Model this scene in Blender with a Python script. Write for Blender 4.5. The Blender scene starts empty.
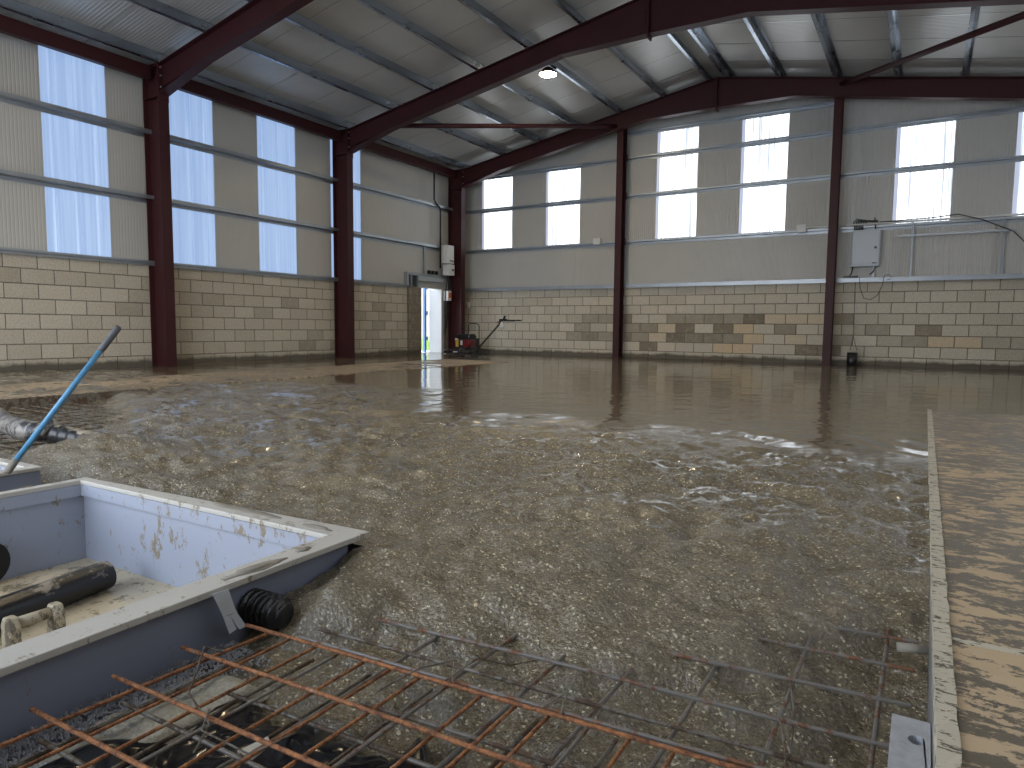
import bpy, math, random
import numpy as np
from mathutils import Vector, Matrix
random.seed(7); rng = np.random.default_rng(7)
SC = bpy.context.scene
COL = SC.collection

# ------------------------------------------------------------------ mesh helpers
class MB:
    def __init__(s): s.v=[]; s.f=[]; s.sm=[]; s.mi=[]
    def add(s, vs, fs, smooth=False, mi=0):
        b=len(s.v); s.v+= [tuple(v) for v in vs]
        s.f+=[tuple(b+i for i in f) for f in fs]; s.sm+=[smooth]*len(fs); s.mi+=[mi]*len(fs); return s
    def box(s,x0,x1,y0,y1,z0,z1,mi=0):
        vs=[(x,y,z) for z in(z0,z1) for y in(y0,y1) for x in(x0,x1)]
        return s.add(vs,[(0,2,3,1),(4,5,7,6),(0,1,5,4),(2,6,7,3),(0,4,6,2),(1,3,7,5)],mi=mi)
    def hexa(s,b,t,mi=0):   # bottom 4, top 4 (ccw)
        return s.add(list(b)+list(t),[(3,2,1,0),(4,5,6,7),(0,1,5,4),(1,2,6,5),(2,3,7,6),(3,0,4,7)],mi=mi)
    def prism(s,poly,d,axis='y',c0=0,c1=1):  # poly in the two other axes, extruded c0..c1
        n=len(poly)
        def P(a,b,c): return {'y':(a,c,b),'x':(c,a,b),'z':(a,b,c)}[axis]
        vs=[P(a,b,c0) for a,b in poly]+[P(a,b,c1) for a,b in poly]
        fs=[tuple(range(n))[::-1],tuple(range(n,2*n))]+[(i,(i+1)%n,n+(i+1)%n,n+i) for i in range(n)]
        return s.add(vs,fs)
    def tube(s,pts,r,n=10,cap=True,rf=None,mi=0):
        P=[Vector(p) for p in pts]; m=len(P)
        t0=(P[1]-P[0]).normalized(); up=Vector((0,0,1)) if abs(t0.z)<.9 else Vector((1,0,0))
        a=t0.cross(up).normalized(); vs=[]; 
        for i in range(m):
            t=(P[min(i+1,m-1)]-P[max(i-1,0)]).normalized()
            a=(a-t*a.dot(t)).normalized(); b=t.cross(a)
            rr=rf(i) if rf else (r[i] if isinstance(r,(list,tuple)) else r)
            for k in range(n):
                g=2*math.pi*k/n; vs.append(P[i]+a*(rr*math.cos(g))+b*(rr*math.sin(g)))
        fs=[(i*n+k,i*n+(k+1)%n,(i+1)*n+(k+1)%n,(i+1)*n+k) for i in range(m-1) for k in range(n)]
        s.add(vs,fs,True,mi)
        if cap: 
            b=len(s.v)-m*n; s.f+=[tuple(b+k for k in range(n))[::-1],tuple(b+(m-1)*n+k for k in range(n))]; s.sm+=[False]*2; s.mi+=[mi]*2
        return s
    def plate(s,p0,p1,wdir,w,t,mi=0):  # bar from p0 to p1, width w along wdir, thickness t
        p0=Vector(p0);p1=Vector(p1);d=(p1-p0).normalized();wv=Vector(wdir).normalized()*w/2;tv=d.cross(wv).normalized()*t/2
        return s.hexa([p0-wv-tv,p0+wv-tv,p0+wv+tv,p0-wv+tv],[p1-wv-tv,p1+wv-tv,p1+wv+tv,p1-wv+tv],mi)
def mesh_obj(name,mb,mats,parent=None,bevel=0):
    off=Vector(parent_world(parent)) if parent else Vector((0,0,0))
    me=bpy.data.meshes.new(name)
    me.from_pydata([Vector(v)-off for v in mb.v],[],mb.f)
    me.polygons.foreach_set('use_smooth',mb.sm)
    mats=mats if isinstance(mats,(list,tuple)) else [mats]
    for m in mats: me.materials.append(m)
    if len(mats)>1: me.polygons.foreach_set('material_index',mb.mi)
    me.update()
    o=bpy.data.objects.new(name,me); COL.objects.link(o)
    if parent: o.parent=parent
    if bevel:
        b=o.modifiers.new('bevel','BEVEL'); b.width=bevel; b.segments=2; b.limit_method='ANGLE'
    return o
def parent_world(p):
    v=Vector(p.location)
    while p.parent: p=p.parent; v+=Vector(p.location)
    return v
def tag(o,label,cat,group=None,kind=None):
    o['label']=label; o['category']=cat
    if group: o['group']=group
    if kind: o['kind']=kind
    return o
def thing(name,loc,label,cat,group=None):
    o=bpy.data.objects.new(name,None); COL.objects.link(o); o.location=loc; o.empty_display_size=.2
    return tag(o,label,cat,group)
def struct(name,mb,mat,parent=None):
    o=mesh_obj(name,mb,mat,parent)
    if not parent: o['kind']='structure'
    return o
def copy_tree(o,parent=None):
    c=o.copy(); COL.objects.link(c); c.parent=parent
    for ch in [k for k in bpy.data.objects if k.parent==o]: copy_tree(ch,c)
    return c

# ------------------------------------------------------------------ numpy noise
def vnoise(x,y,seed=0):
    xi=np.floor(x).astype(np.int64); yi=np.floor(y).astype(np.int64); fx=x-xi; fy=y-yi
    def h(a,b):
        n=(a*374761393+b*668265263+seed*1274126177)&0xffffffff
        n=((n^(n>>13))*1274126177)&0xffffffff; n=(n^(n>>16))&0xffffffff
        return n/0xffffffff*2-1
    sx=fx*fx*(3-2*fx); sy=fy*fy*(3-2*fy)
    return (h(xi,yi)*(1-sx)+h(xi+1,yi)*sx)*(1-sy)+(h(xi,yi+1)*(1-sx)+h(xi+1,yi+1)*sx)*sy
def sstep(a,b,x):
    t=np.clip((x-a)/(b-a),0,1); return t*t*(3-2*t)

# ------------------------------------------------------------------ material helpers
class NT:
    def __init__(s,name):
        m=bpy.data.materials.new(name); m.use_nodes=True; s.m=m; s.t=m.node_tree; s.n=s.t.nodes; s.l=s.t.links
        s.b=s.n['Principled BSDF']; s.tc=s.n.new('ShaderNodeTexCoord'); s.out=s.n['Material Output']
    def set(s,**k):
        for a,v in k.items():
            a=a.replace('_',' '); s.inp(s.b.inputs[a],v)
        return s
    def inp(s,sock,v):
        if hasattr(v,'type') and hasattr(v,'links') : s.l.new(v,sock)
        elif isinstance(v,(tuple,list)) and len(v)==3 and sock.type=='RGBA': sock.default_value=(*v,1)
        else: sock.default_value=v
    def co(s,scale=(1,1,1),rot=(0,0,0),kind='Object'):
        mp=s.n.new('ShaderNodeMapping'); s.l.new(s.tc.outputs[kind],mp.inputs[0]); mp.inputs['Scale'].default_value=scale; mp.inputs['Rotation'].default_value=rot
        return mp.outputs[0]
    def noise(s,scale,detail=4,rough=.5,co=None,dist=0):
        n=s.n.new('ShaderNodeTexNoise'); s.l.new(co or s.co(),n.inputs['Vector']); n.inputs['Scale'].default_value=scale
        n.inputs['Detail'].default_value=detail; n.inputs['Roughness'].default_value=rough; n.inputs['Distortion'].default_value=dist
        return n.outputs['Fac']
    def vor(s,scale,co=None,out='Distance',feature='F1'):
        n=s.n.new('ShaderNodeTexVoronoi'); n.feature=feature; s.l.new(co or s.co(),n.inputs['Vector']); n.inputs['Scale'].default_value=scale
        return n.outputs[out]
    def wave(s,scale,direction='X',co=None,dist=0):
        n=s.n.new('ShaderNodeTexWave'); n.bands_direction=direction; s.l.new(co or s.co(),n.inputs['Vector']); n.inputs['Scale'].default_value=scale; n.inputs['Distortion'].default_value=dist
        return n.outputs['Fac']
    def ramp(s,f,stops):
        n=s.n.new('ShaderNodeValToRGB'); s.l.new(f,n.inputs[0]); e=n.color_ramp.elements
        while len(e)<len(stops): e.new(.5)
        for i,(p,c) in enumerate(stops):
            e[i].position=p; e[i].color=(*c,1) if isinstance(c,(tuple,list)) else (c,c,c,1)
        return n.outputs[0]
    def mix(s,f,a,b,blend='MIX'):
        n=s.n.new('ShaderNodeMix'); n.data_type='RGBA'; n.blend_type=blend
        s.inp(n.inputs[0],f); s.inp(n.inputs[6],a); s.inp(n.inputs[7],b); return n.outputs[2]
    def math(s,op,a,b=0,clamp=False):
        n=s.n.new('ShaderNodeMath'); n.operation=op; n.use_clamp=clamp; s.inp(n.inputs[0],a); s.inp(n.inputs[1],b); return n.outputs[0]
    def attr(s,name):
        n=s.n.new('ShaderNodeAttribute'); n.attribute_name=name; return n.outputs['Fac']
    def sep(s,co=None):
        n=s.n.new('ShaderNodeSeparateXYZ'); s.l.new(co or s.tc.outputs['Object'],n.inputs[0]); return n.outputs
    def bump(s,h,strength=.5,dist=.01,prev=None):
        n=s.n.new('ShaderNodeBump'); s.inp(n.inputs['Height'],h); n.inputs['Distance'].default_value=dist; s.inp(n.inputs['Strength'],strength)
        if prev: s.l.new(prev,n.inputs['Normal'])
        s.l.new(n.outputs[0],s.b.inputs['Normal']); return n.outputs[0]
def simple(name,c,rough=.5,metal=0,var=.15,scale=6,bump=0,bscale=60,**k):
    t=NT(name); n=t.noise(scale,5,.6)
    a=tuple(x*(1-var) for x in c); b=tuple(min(1,x*(1+var)) for x in c)
    t.set(Base_Color=t.mix(n,a,b),Roughness=rough,Metallic=metal,**k)
    if bump: t.bump(t.noise(bscale,4),bump,.004)
    return t.m

M={}
M['steel']=simple('oxide_painted_steel',(.046,.0115,.0130),.5,0,.25,3,.15,40,Specular_IOR_Level=.28)
M['galv']=None
t=NT('galvanised_steel'); v=t.vor(35,out='Color'); n=t.noise(4,4)
t.set(Base_Color=t.mix(n,(.27,.30,.33),(.46,.49,.52)),Metallic=.75,Roughness=t.ramp(n,[(.3,.32),(.7,.5)])); t.bump(n,.1,.002); M['galv']=t.m
t=NT('galvanised_purlin_steel'); n=t.noise(2.5,4,co=t.co((1,.4,1)))
t.set(Base_Color=t.mix(n,(.28,.31,.36),(.46,.51,.57)),Metallic=1.0,Roughness=t.ramp(n,[(.3,.2),(.7,.36)])); M['purlin']=t.m
M['sill']=simple('pale_galvanised_flashing',(.36,.39,.43),.38,.5,.25,3)
# cladding liner
t=NT('cream_liner_panel'); n=t.noise(1.2,5,.6); n2=t.noise(14,3,co=t.co((1,1,.15)))
t.set(Base_Color=t.mix(n,(.44,.43,.40),(.51,.50,.465)),Roughness=.48); M['liner']=t.m
t=NT('roof_liner_panel'); n=t.noise(1.0,5,.6); 
t.set(Base_Color=t.mix(n,(.50,.49,.465),(.60,.59,.56)),Roughness=.33,Metallic=.25); M['roof']=t.m
# blocks
t=NT('concrete_block'); tone=t.attr('tone'); z=t.sep(); n=t.noise(45,6,.75); n3=t.noise(3,5,.7); n4=t.noise(9,4,.6)
c=t.ramp(tone,[(0,(.17,.14,.105)),(.22,(.30,.25,.18)),(.5,(.60,.54,.43)),(.8,(.76,.69,.56)),(1,(.74,.56,.34))])
c=t.mix(t.ramp(n,[(.3,.55),(.7,1.0)]),(0,0,0),c)
c=t.mix(t.ramp(n4,[(.45,0.0),(.75,.35)]),c,(.50,.46,.38))
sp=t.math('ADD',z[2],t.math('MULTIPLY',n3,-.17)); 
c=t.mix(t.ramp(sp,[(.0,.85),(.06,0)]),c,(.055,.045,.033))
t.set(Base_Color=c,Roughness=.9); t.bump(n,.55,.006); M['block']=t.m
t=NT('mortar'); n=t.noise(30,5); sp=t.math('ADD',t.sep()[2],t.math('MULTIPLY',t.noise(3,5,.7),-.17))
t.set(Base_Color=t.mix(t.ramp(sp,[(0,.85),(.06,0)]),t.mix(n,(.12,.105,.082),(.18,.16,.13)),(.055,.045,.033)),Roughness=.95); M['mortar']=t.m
# window panes: translucent sheets whose daylight glow is given as emission
def pane(name,c1,c2,st):
    t=NT(name); n=t.noise(3.0,5,.7,co=t.co((9,9,.10))); n2=t.noise(1.3,3)
    c=t.mix(t.ramp(n,[(.42,0.),(.56,1)]),c1,c2)
    t.set(Base_Color=(.22,.24,.26),Roughness=.3,Emission_Color=c,Emission_Strength=st); return t.m
M['pane_l']=pane('translucent_sheet_left',(.31,.47,.80),(.41,.58,.90),.47)
M['pane_g']=pane('translucent_sheet_gable',(.20,.225,.26),(.88,.94,1.0),1.7)
M['lap']=pane('doubled_translucent_sheet',(.42,.48,.66),(.5,.56,.72),.5)
M['pane_fill']=pane('unseen_right_fill_sheet',(.75,.8,.9),(.9,.95,1),1.3)  # unseen right-wall panes, their glow added to brighten the hall
# wet concrete
t=NT('wet_concrete'); ra=t.attr('rough')
big=t.noise(1.3,4,.55); med=t.noise(6,5,.65); fine=t.noise(60,4,.7)
peb=t.vor(70); peb2=t.vor(190); pc=t.vor(165,out='Color')
pc_v=t.sep(pc)[0]
base=t.mix(t.ramp(big,[(.35,0),(.65,1)]),(.15,.118,.070),(.205,.168,.108))
base=t.mix(t.ramp(med,[(.35,.0),(.7,.55)]),base,(.25,.215,.155))
stone_glint=t.ramp(pc_v,[(0,(.06,.048,.03)),(.45,(.12,.10,.07)),(.8,(.20,.17,.12)),(.94,(.27,.235,.16)),(.975,(.80,.74,.52))])  # palest flecks paint in the glints of wet grit
base=t.mix(t.math('MULTIPLY',ra,.55),base,stone_glint)
pud=t.ramp(t.noise(1.9,6,.68,co=t.co((1,1.7,1)),dist=.6),[(.50,0),(.58,1)])       # puddles of laitance water
yy_=t.ramp(t.math('MULTIPLY',t.sep()[1],.1),[(.20,0),(.25,1)]); pud=t.math('MULTIPLY',pud,yy_); smooth=t.math('MULTIPLY',pud,.80)
eff=t.math('MULTIPLY',ra,t.math('SUBTRACT',1,smooth))
rg=t.math('ADD',t.math('SUBTRACT',.085,t.math('MULTIPLY',ra,.05)),t.math('MULTIPLY',eff,.09))
rg=t.math('ADD',rg,t.math('MULTIPLY',med,.03))
t.set(Base_Color=base,Roughness=rg,IOR=1.55,Specular_IOR_Level=.7,Coat_Weight=t.math('ADD',.04,t.math('MULTIPLY',t.math('MULTIPLY',t.math('ADD',pud,.18),yy_),t.math('ADD',.12,t.math('MULTIPLY',ra,.75))),True),Coat_Roughness=.06,Coat_IOR=1.6)
b1=t.bump(t.noise(5,3,.5,co=t.co((1,2.2,1))),.085,.01)
hgt=t.math('ADD',t.math('MULTIPLY',peb,-1.0),t.math('MULTIPLY',t.math('MULTIPLY',peb2,-.5),1))
b2=t.bump(hgt,t.math('MULTIPLY',eff,.8),.008,b1)
t.bump(fine,t.math('MULTIPLY',eff,.4),.004,b2); M['concrete']=t.m
M['cement_dry']=simple('splashed_cement',(.24,.22,.18),.75,0,.35,20,.5,70)
# site boards
def board(name,thr):
    t=NT(name); st=t.noise(10,9,.74,co=t.co((1,1.9,1),(0,0,.12)),dist=.3); bigm=t.noise(1.1,4,.6); st=t.math('ADD',st,t.math('MULTIPLY',t.math('SUBTRACT',bigm,.5),.35)); g=t.noise(5,6,.7,co=t.co((.5,3,1))); f=t.noise(38,5,.8)
    s2=t.math('ADD',st,t.math('MULTIPLY',t.math('SUBTRACT',f,.5),.22))
    wood=t.mix(g,(.47,.35,.215),(.60,.47,.31)); mud=t.mix(f,(.085,.07,.045),(.21,.175,.125))
    m=t.ramp(s2,[(thr-.015,0),(thr+.012,1)])
    t.set(Base_Color=t.mix(m,wood,mud),Roughness=t.ramp(m,[(0,.62),(1,.38)])); t.bump(m,.5,.006); return t.m
M['board_r']=board('mud_smeared_board',.53); M['board_r2']=board('muddier_board',.485); M['board_r3']=board('muddiest_board',.465); M['board_l']=board('mud_covered_board',.505)
t=NT('splashed_formwork'); n=t.noise(38,6,.7,co=t.co((.6,1.5,1)),dist=.5); n2=t.noise(60,4)
m=t.ramp(n,[(.55,0),(.58,1)]); t.set(Base_Color=t.mix(m,(.52,.48,.38),(.10,.085,.06)),Roughness=.7); t.bump(m,.4,.004,None); M['form']=t.m
M['form_side']=simple('wet_formwork_face',(.22,.23,.24),.35,0,.4,9,.3,50)
# tank plastic
def tank(name,c,dirt,thr):
    t=NT(name); n=t.noise(17,7,.8,co=t.co((1,1,.55))); big=t.noise(1.6,3,.5)
    msk=t.ramp(t.math('ADD',n,t.math('MULTIPLY',big,.22)),[(thr,0),(thr+.025,1)])
    t.set(Base_Color=t.mix(msk,t.mix(t.noise(3,4),tuple(x*.93 for x in c),c),dirt),Roughness=.42); return t.m
M['tank']=tank('grey_tank_plastic_shaded',(.215,.235,.30),(.20,.17,.12),.735)  # outer wall: its shade is painted in as a darker grey
M['tank_in']=tank('grey_tank_plastic_lit_inner',(.35,.38,.455),(.24,.20,.14),.685)  # same plastic as outside, coloured paler for the lit inner faces
M['tank_rim']=tank('dusty_tank_rim',(.51,.49,.44),(.24,.20,.14),.69)
M['tank_floor']=tank('silted_tank_floor',(.56,.47,.32),(.20,.16,.10),.655)
t=NT('black_pipe_plastic'); n=t.noise(9,6,.75,co=t.co((1,1,1.5))); no=t.n.new('ShaderNodeNewGeometry'); nz=t.sep(no.outputs['Normal'])[2]
d=t.ramp(t.math('ADD',n,t.math('MULTIPLY',nz,.24)),[(.70,0),(.78,1)])
t.set(Base_Color=t.mix(d,(.012,.012,.013),(.30,.26,.20)),Roughness=t.ramp(d,[(0,.34),(1,.8)])); M['bpipe']=t.m
M['black']=simple('black_plastic',(.012,.012,.013),.35,0,.3)
M['black_wet']=simple('black_membrane',(.012,.012,.014),.18,0,.4,8,.5,14)
M['bone']=tank('cement_coated_spacer',(.42,.36,.25),(.13,.105,.07),.63)
def rustm(name,c1,c2,thr,cem):
    t=NT(name); n=t.noise(55,6,.8,dist=.5); g=t.noise(14,6,.8)
    r=t.mix(t.ramp(n,[(.38,0),(.62,1)]),c1,c2); m=t.ramp(g,[(thr-.03,0),(thr+.03,1)])
    t.set(Base_Color=t.mix(m,r,cem),Roughness=t.ramp(m,[(0,.8),(1,.35)])); t.bump(n,.5,.002); return t.m
M['rust']=rustm('orange_rusted_bar',(.07,.024,.012),(.40,.165,.06),.62,(.26,.22,.18))
M['rustc']=rustm('cement_coated_bar',(.10,.042,.022),(.22,.10,.045),.46,(.15,.14,.125))
M['rustd']=rustm('dark_wet_bar',(.04,.028,.018),(.11,.065,.035),.5,(.14,.125,.10))
M['blue']=simple('blue_painted_pole',(.085,.26,.44),.45,0,.45,30)
M['grip']=simple('grey_pole_grip',(.09,.09,.10),.6,0,.4,20)
M['white']=simple('white_plastic',(.66,.66,.64),.5,0,.12,14)
M['tagw']=simple('white_plastic_strip',(.52,.54,.57),.5,0,.2,18)
M['cab']=simple('grey_enclosure_paint',(.44,.48,.52),.35,0,.04)
M['red']=simple('red_engine_cover',(.14,.010,.014),.35)
M['yellow']=simple('yellow_decal_plastic',(.6,.4,.04),.5)
M['dark_metal']=simple('dark_metal',(.05,.048,.045),.45,.5,.3,20)
M['orange']=simple('orange_switch',(.75,.18,.03),.5)
M['doorblue']=simple('blue_door_edge',(.10,.19,.38),.5)
M['ground']=simple('outside_paving',(.55,.57,.58),.9,0,.15,1)
M['grass']=simple('outside_grass',(.30,.42,.08),.9,0,.4,10)
M['fence']=simple('pale_render',(.40,.37,.28),.9,0,.08,1)
M['gravel']=simple('pale_gravel',(.37,.37,.39),.7,0,.5,60,.6,80)
M['cloth']=tank('dirty_hose_cloth',(.25,.23,.20),(.028,.028,.032),.60)
M['lamp_body']=simple('lamp_housing',(.08,.08,.085),.5,.3)
t=NT('lit_lamp_lens'); t.set(Base_Color=(1,.9,.7),Emission_Color=(1.0,.80,.50),Emission_Strength=125.); M['lamp']=t.m

# ------------------------------------------------------------------ layout numbers (metres)
XW=-11.44; YG=15.93; XR=3.14; YF=-2.2; XRDG=-4.15; SL=.178; ZT0=6.20
HB=1.757
def ztop(x): return ZT0-SL*abs(x-XRDG)
FY=[6.80,11.05,15.32]

# ------------------------------------------------------------------ floor : wet concrete slab
def heights(X,Y):
    yf=np.interp(X,[-3.5,-1.47,-1.05,-.93,-.73,-.57,-.39,-.22,-.05,.1],[1.0,1.24,1.33,1.38,1.44,1.55,1.66,1.88,2.03,2.05])
    d=Y-yf+.05*vnoise(X*3,Y*3,3)
    z=np.interp(d,[-1.4,-.5,-.25,-.02,.12,.4,.8],[-.28,-.225,-.185,-.135,-.082,-.03,0])
    z=np.where(X<-3.3,0,z)
    # unpoured strip on the far left
    low=sstep(-4.25,-5.2,X-.15*vnoise(X*2,Y*2,8))*sstep(3.3,2.5,Y+.12*vnoise(X*1.5,Y*2,4)+.55*(X+5.5))*sstep(-7.7,-7.3,X)
    z=z-.13*low
    low2=sstep(-3.3,-3.9,X)*sstep(1.95,1.6,Y); z=z-.10*low2*sstep(-4.8,-4.4,X)
    near=sstep(5.1,3.9,Y+.45*vnoise(X*.8,Y*.8,5)-1.3*sstep(-3.2,-5.2,X))
    amp=.10+1.25*near
    cx=X*.85+Y*.5; cy=-X*.5+Y*.85
    z=z+amp*(.0165*vnoise(cx*2.1,cy*3.7,11)+.015*vnoise(cx*5,cy*8,12)+.0125*vnoise(X*13,Y*16,13)+.0050*vnoise(X*30,Y*34,14))
    z=z+near*.0022*vnoise(X*65,Y*65,15)
    # drag ridges towards the right-hand formwork
    rid=sstep(-1.9,-.6,X)*sstep(2.3,2.9,Y)*sstep(5.6,4.6,Y)
    ph=(X*.75+Y*.62)*9+1.6*vnoise(X*2,Y*2,21)
    z=z+rid*.011*np.sin(ph*2.2)*(.5+.5*vnoise(X*1.4,Y*1.4,22))
    # banked up at the walls
    wl=np.minimum(X-XW,YG-Y); z=z+sstep(.45,.05,wl)*(.008+.028*vnoise(X*1.3,Y*1.3,31)+.014*vnoise(X*5,Y*5,32))
    # mud over the left board
    bd=sstep(-9.5,-9.2,X)*sstep(-7.3,-7.6,X)*sstep(12.5,9,Y)
    z=z+bd*(.013*vnoise(X*1.4,Y*2.2,41)+.014*vnoise(X*4.2,Y*6,42)-.016+.0028*np.clip(Y-4,0,9))
    # heap left of the tank, by the hose end
    z=z+.055*np.exp(-(((X+3.95)/.45)**2+((Y-2.15)/.22)**2))+.075*np.exp(-(((X+1.40)/.085)**2+((Y-1.33)/.11)**2))
    rough=np.clip(near*(.85+.35*vnoise(X*1.2,Y*1.2,51)),0,1)
    # water lying along the left wall
    return z,rough
def axis(segs):
    out=[]
    for a,b,s in segs: out+=list(np.arange(a,b-1e-6,s))
    return np.array(out+[segs[-1][1]])
xs=axis([(-11.6,-5.6,.075),(-5.6,-3.5,.035),(-3.5,-1.6,.02),(-1.6,.06,.0095),(.06,3.14,.12)])
ys=axis([(YF,.3,.1),(.3,2.4,.0095),(2.4,4.2,.018),(4.2,7,.035),(7,15.98,.075)])
XX,YY=np.meshgrid(xs,ys); ZZ,RR=heights(XX,YY)
nx,ny=len(xs),len(ys)
co=np.stack([XX,YY,ZZ],-1).reshape(-1,3)
ii=np.arange((ny-1)*(nx-1)); r_=ii//(nx-1); c_=ii%(nx-1); a_=r_*nx+c_
faces=np.stack([a_,a_+1,a_+1+nx,a_+nx],-1)
cx=(xs[c_]+xs[c_+1])/2; cy=(ys[r_]+ys[r_+1])/2
def infar(x): return 1.535+.065*(x+3.19)
hole=((cx>-3.188)&(cx<-1.585)&(cy>-.6)&(cy<infar(cx)))|((cx>-5.2)&(cx<-3.62)&(cy>-.6)&(cy<1.53+.036*(cx+3.64)))|(cx>.1)&(cy<7.0)
faces=faces[~hole]
me=bpy.data.meshes.new('floor'); me.vertices.add(len(co)); me.vertices.foreach_set('co',co.astype(np.float32).ravel())
me.loops.add(len(faces)*4); me.loops.foreach_set('vertex_index',faces.astype(np.int32).ravel())
me.polygons.add(len(faces)); me.polygons.foreach_set('loop_start',np.arange(0,len(faces)*4,4,dtype=np.int32)); me.polygons.foreach_set('loop_total',np.full(len(faces),4,dtype=np.int32))
me.polygons.foreach_set('use_smooth',np.ones(len(faces),bool)); me.update(calc_edges=True); me.validate()
at=me.attributes.new('rough','FLOAT','POINT'); at.data.foreach_set('value',RR.ravel().astype(np.float32))
me.materials.append(M['concrete']); fl=bpy.data.objects.new('floor',me); COL.objects.link(fl); fl['kind']='structure'
# ground below and outside
g=MB(); g.box(-40,20,-30,40,-.60,-.42); struct('trim_1',g,M['ground'])['label']='ground under and around the building'

# ------------------------------------------------------------------ blockwork
def blockwork(name,along,plane,a0,a1,normal,parent,cut=None,stain=None):
    """along 'y' (plane X) or 'x' (plane Y); normal = +1/-1 towards the room"""
    mb=MB(); tones=[]; th=.10
    def P(a,d,z): return (plane+d*normal,a,z) if along=='y' else (a,plane+d*normal,z)
    def slab(A0,A1,Z0,Z1):
        vs=[P(a,d,z) for z in(Z0,Z1) for d in(-th*2,-.006) for a in(A0,A1)]
        mb.add(vs,[(0,2,3,1),(4,5,7,6),(0,1,5,4),(2,6,7,3),(0,4,6,2),(1,3,7,5)],mi=1); tones.extend([.4]*24)
    if cut: slab(a0,cut[0],-.3,HB-.002); slab(cut[1],a1,-.3,HB-.002)
    else: slab(a0,a1,-.3,HB-.002)
    for r in range(9):
        z1=HB-.004-r*.225; z0=z1-.212
        a=a0-(.225 if r%2 else 0)+.02
        while a<a1:
            b0=max(a,a0+.001); b1=min(a+.4375,a1-.001); a+=.45
            for (c0,c1) in ([(b0,b1)] if not cut else [(b0,min(b1,cut[0]-.002)),(max(b0,cut[1]+.002),b1)]):
                if c1-c0<.03: continue
                e=.0055; dp=random.uniform(-.0015,.002)
                o=[P(c0,-.006,z0),P(c1,-.006,z0),P(c1,-.006,z1),P(c0,-.006,z1)]; i=[P(c0+e,dp,z0+e),P(c1-e,dp,z0+e),P(c1-e,dp,z1-e),P(c0+e,dp,z1-e)]
                mb.add(o+i,[(4,5,6,7),(0,1,5,4),(1,2,6,5),(2,3,7,6),(3,0,4,7)])
                tn=random.gauss(.56,.07)
                if stain: tn=stain(r,(c0+c1)/2,tn)
                tones.extend([min(1,max(0,tn))]*20)
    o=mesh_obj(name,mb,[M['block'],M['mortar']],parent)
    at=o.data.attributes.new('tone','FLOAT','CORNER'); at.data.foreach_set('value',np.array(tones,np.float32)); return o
def gstain(r,a,t):
    if r in(3,4,5,6) and -6.4<a<-1.7:
        k={3:.9,4:.95,5:.85,6:.55}[r]
        if random.random()<k: return random.choice([.14,.2,.3,.35,.66,.97,.9,.25])
    if r in(3,4,5) and (-8.2<a<-6.4 or -1.7<a<.2): return random.choice([.26,.36,.5,.55,.8,.48])
    if r in (5,) and a>0: return random.choice([.5,.95,.45])
    if a>-1.5: return t+.08
    return t+.12

# ------------------------------------------------------------------ cladding with window openings
def cladding(name,along,plane,normal,spans,kindmat,parent=None,flat=False):
    """spans: list of (a0,a1,z0fn,z1fn)"""
    mb=MB()
    def P(a,d,z): return (plane+d*normal,a,z) if along=='y' else (a,plane+d*normal,z)
    for a0,a1,f0,f1 in spans:
        n=max(2,int(round((a1-a0)/.05))); st=(a1-a0)/n; prof=[]
        for k in range(n):
            a=a0+k*st; dd=-.0015 if along=='y' else -.0045; prof+=[(a,0),(a+st*.55,0),(a+st*.68,dd),(a+st*.87,dd)]
        prof.append((a1,0))
        fr=[P(a,d,f0(a)) for a,d in prof]+[P(a,d,f1(a)) for a,d in prof]; m=len(prof)
        mb.add(fr,[(i,i+1,m+i+1,m+i) for i in range(m-1)])
        bk=[P(a,-.08,f(a)) for f in(f0,f1) for a in(a0,a1)]
        mb.add(bk,[(0,1,3,2)])
    return struct(name,mb,kindmat,parent)
c=lambda v:(lambda a:v)
winL=[-2.43+1.92*k for k in range(8)]     # left edges, last at 11.01
winL=[5.17,7.09,9.01,10.93,3.25,1.33,-.59]
winL.sort()
def cl_spans(wins,w,a0,a1,zb,zt,zw0,zw1):
    sp=[];a=a0
    for x in wins:
        sp.append((a,x,c(zb),zt)); sp.append((x,x+w,zw1(x) if callable(zw1) else c(zw1),zt))
        if zw0>zb+.01: sp.append((x,x+w,c(zb),c(zw0)))
        a=x+w
    sp.append((a,a1,c(zb),zt)); return sp
ZE=ztop(XW)+.19
zt_l=c(ZE)
# left wall: pieces around the door
wall_l=bpy.data.objects.new('wall_left',None); COL.objects.link(wall_l); wall_l['kind']='structure'
cladding('cladding','y',XW,1,cl_spans(winL,.96,YF,YG+.1,HB,zt_l,HB,4.85),M['liner'],wall_l)
DY0,DY1,DZ=14.02,14.90,2.07
blockwork('blockwork','y',XW+.02,YF,YG,1,wall_l,cut=(DY0,DY1),stain=lambda r,a,t:(t-.02 if r<6 else t-.08))
# gable wall
roofz=lambda a: ztop(a)+.19
wall_b=bpy.data.objects.new('wall_back',None); COL.objects.link(wall_b); wall_b['kind']='structure'
sp=[];gw=[(-10.73,4.88),(-8.70,4.88),(-5.69,5.52),(-3.73,5.52),(-.69,4.88),(1.27,4.88)]
a=XW
def split(a0,a1,f0,f1):
    if a0<XRDG<a1: return [(a0,XRDG,f0,f1),(XRDG,a1,f0,f1)]
    return [(a0,a1,f0,f1)]
for x,zt in gw:
    sp+=split(a,x,c(HB),roofz); sp+=split(x,x+.985,c(zt),roofz); sp.append((x,x+.985,c(HB),c(2.9))); a=x+.985
sp+=split(a,XR,c(HB),roofz)
cladding('cladding','x',YG-.03,-1,sp,M['liner'],wall_b)
blockwork('blockwork','x',YG,XW,XR,-1,wall_b,stain=gstain)
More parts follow.
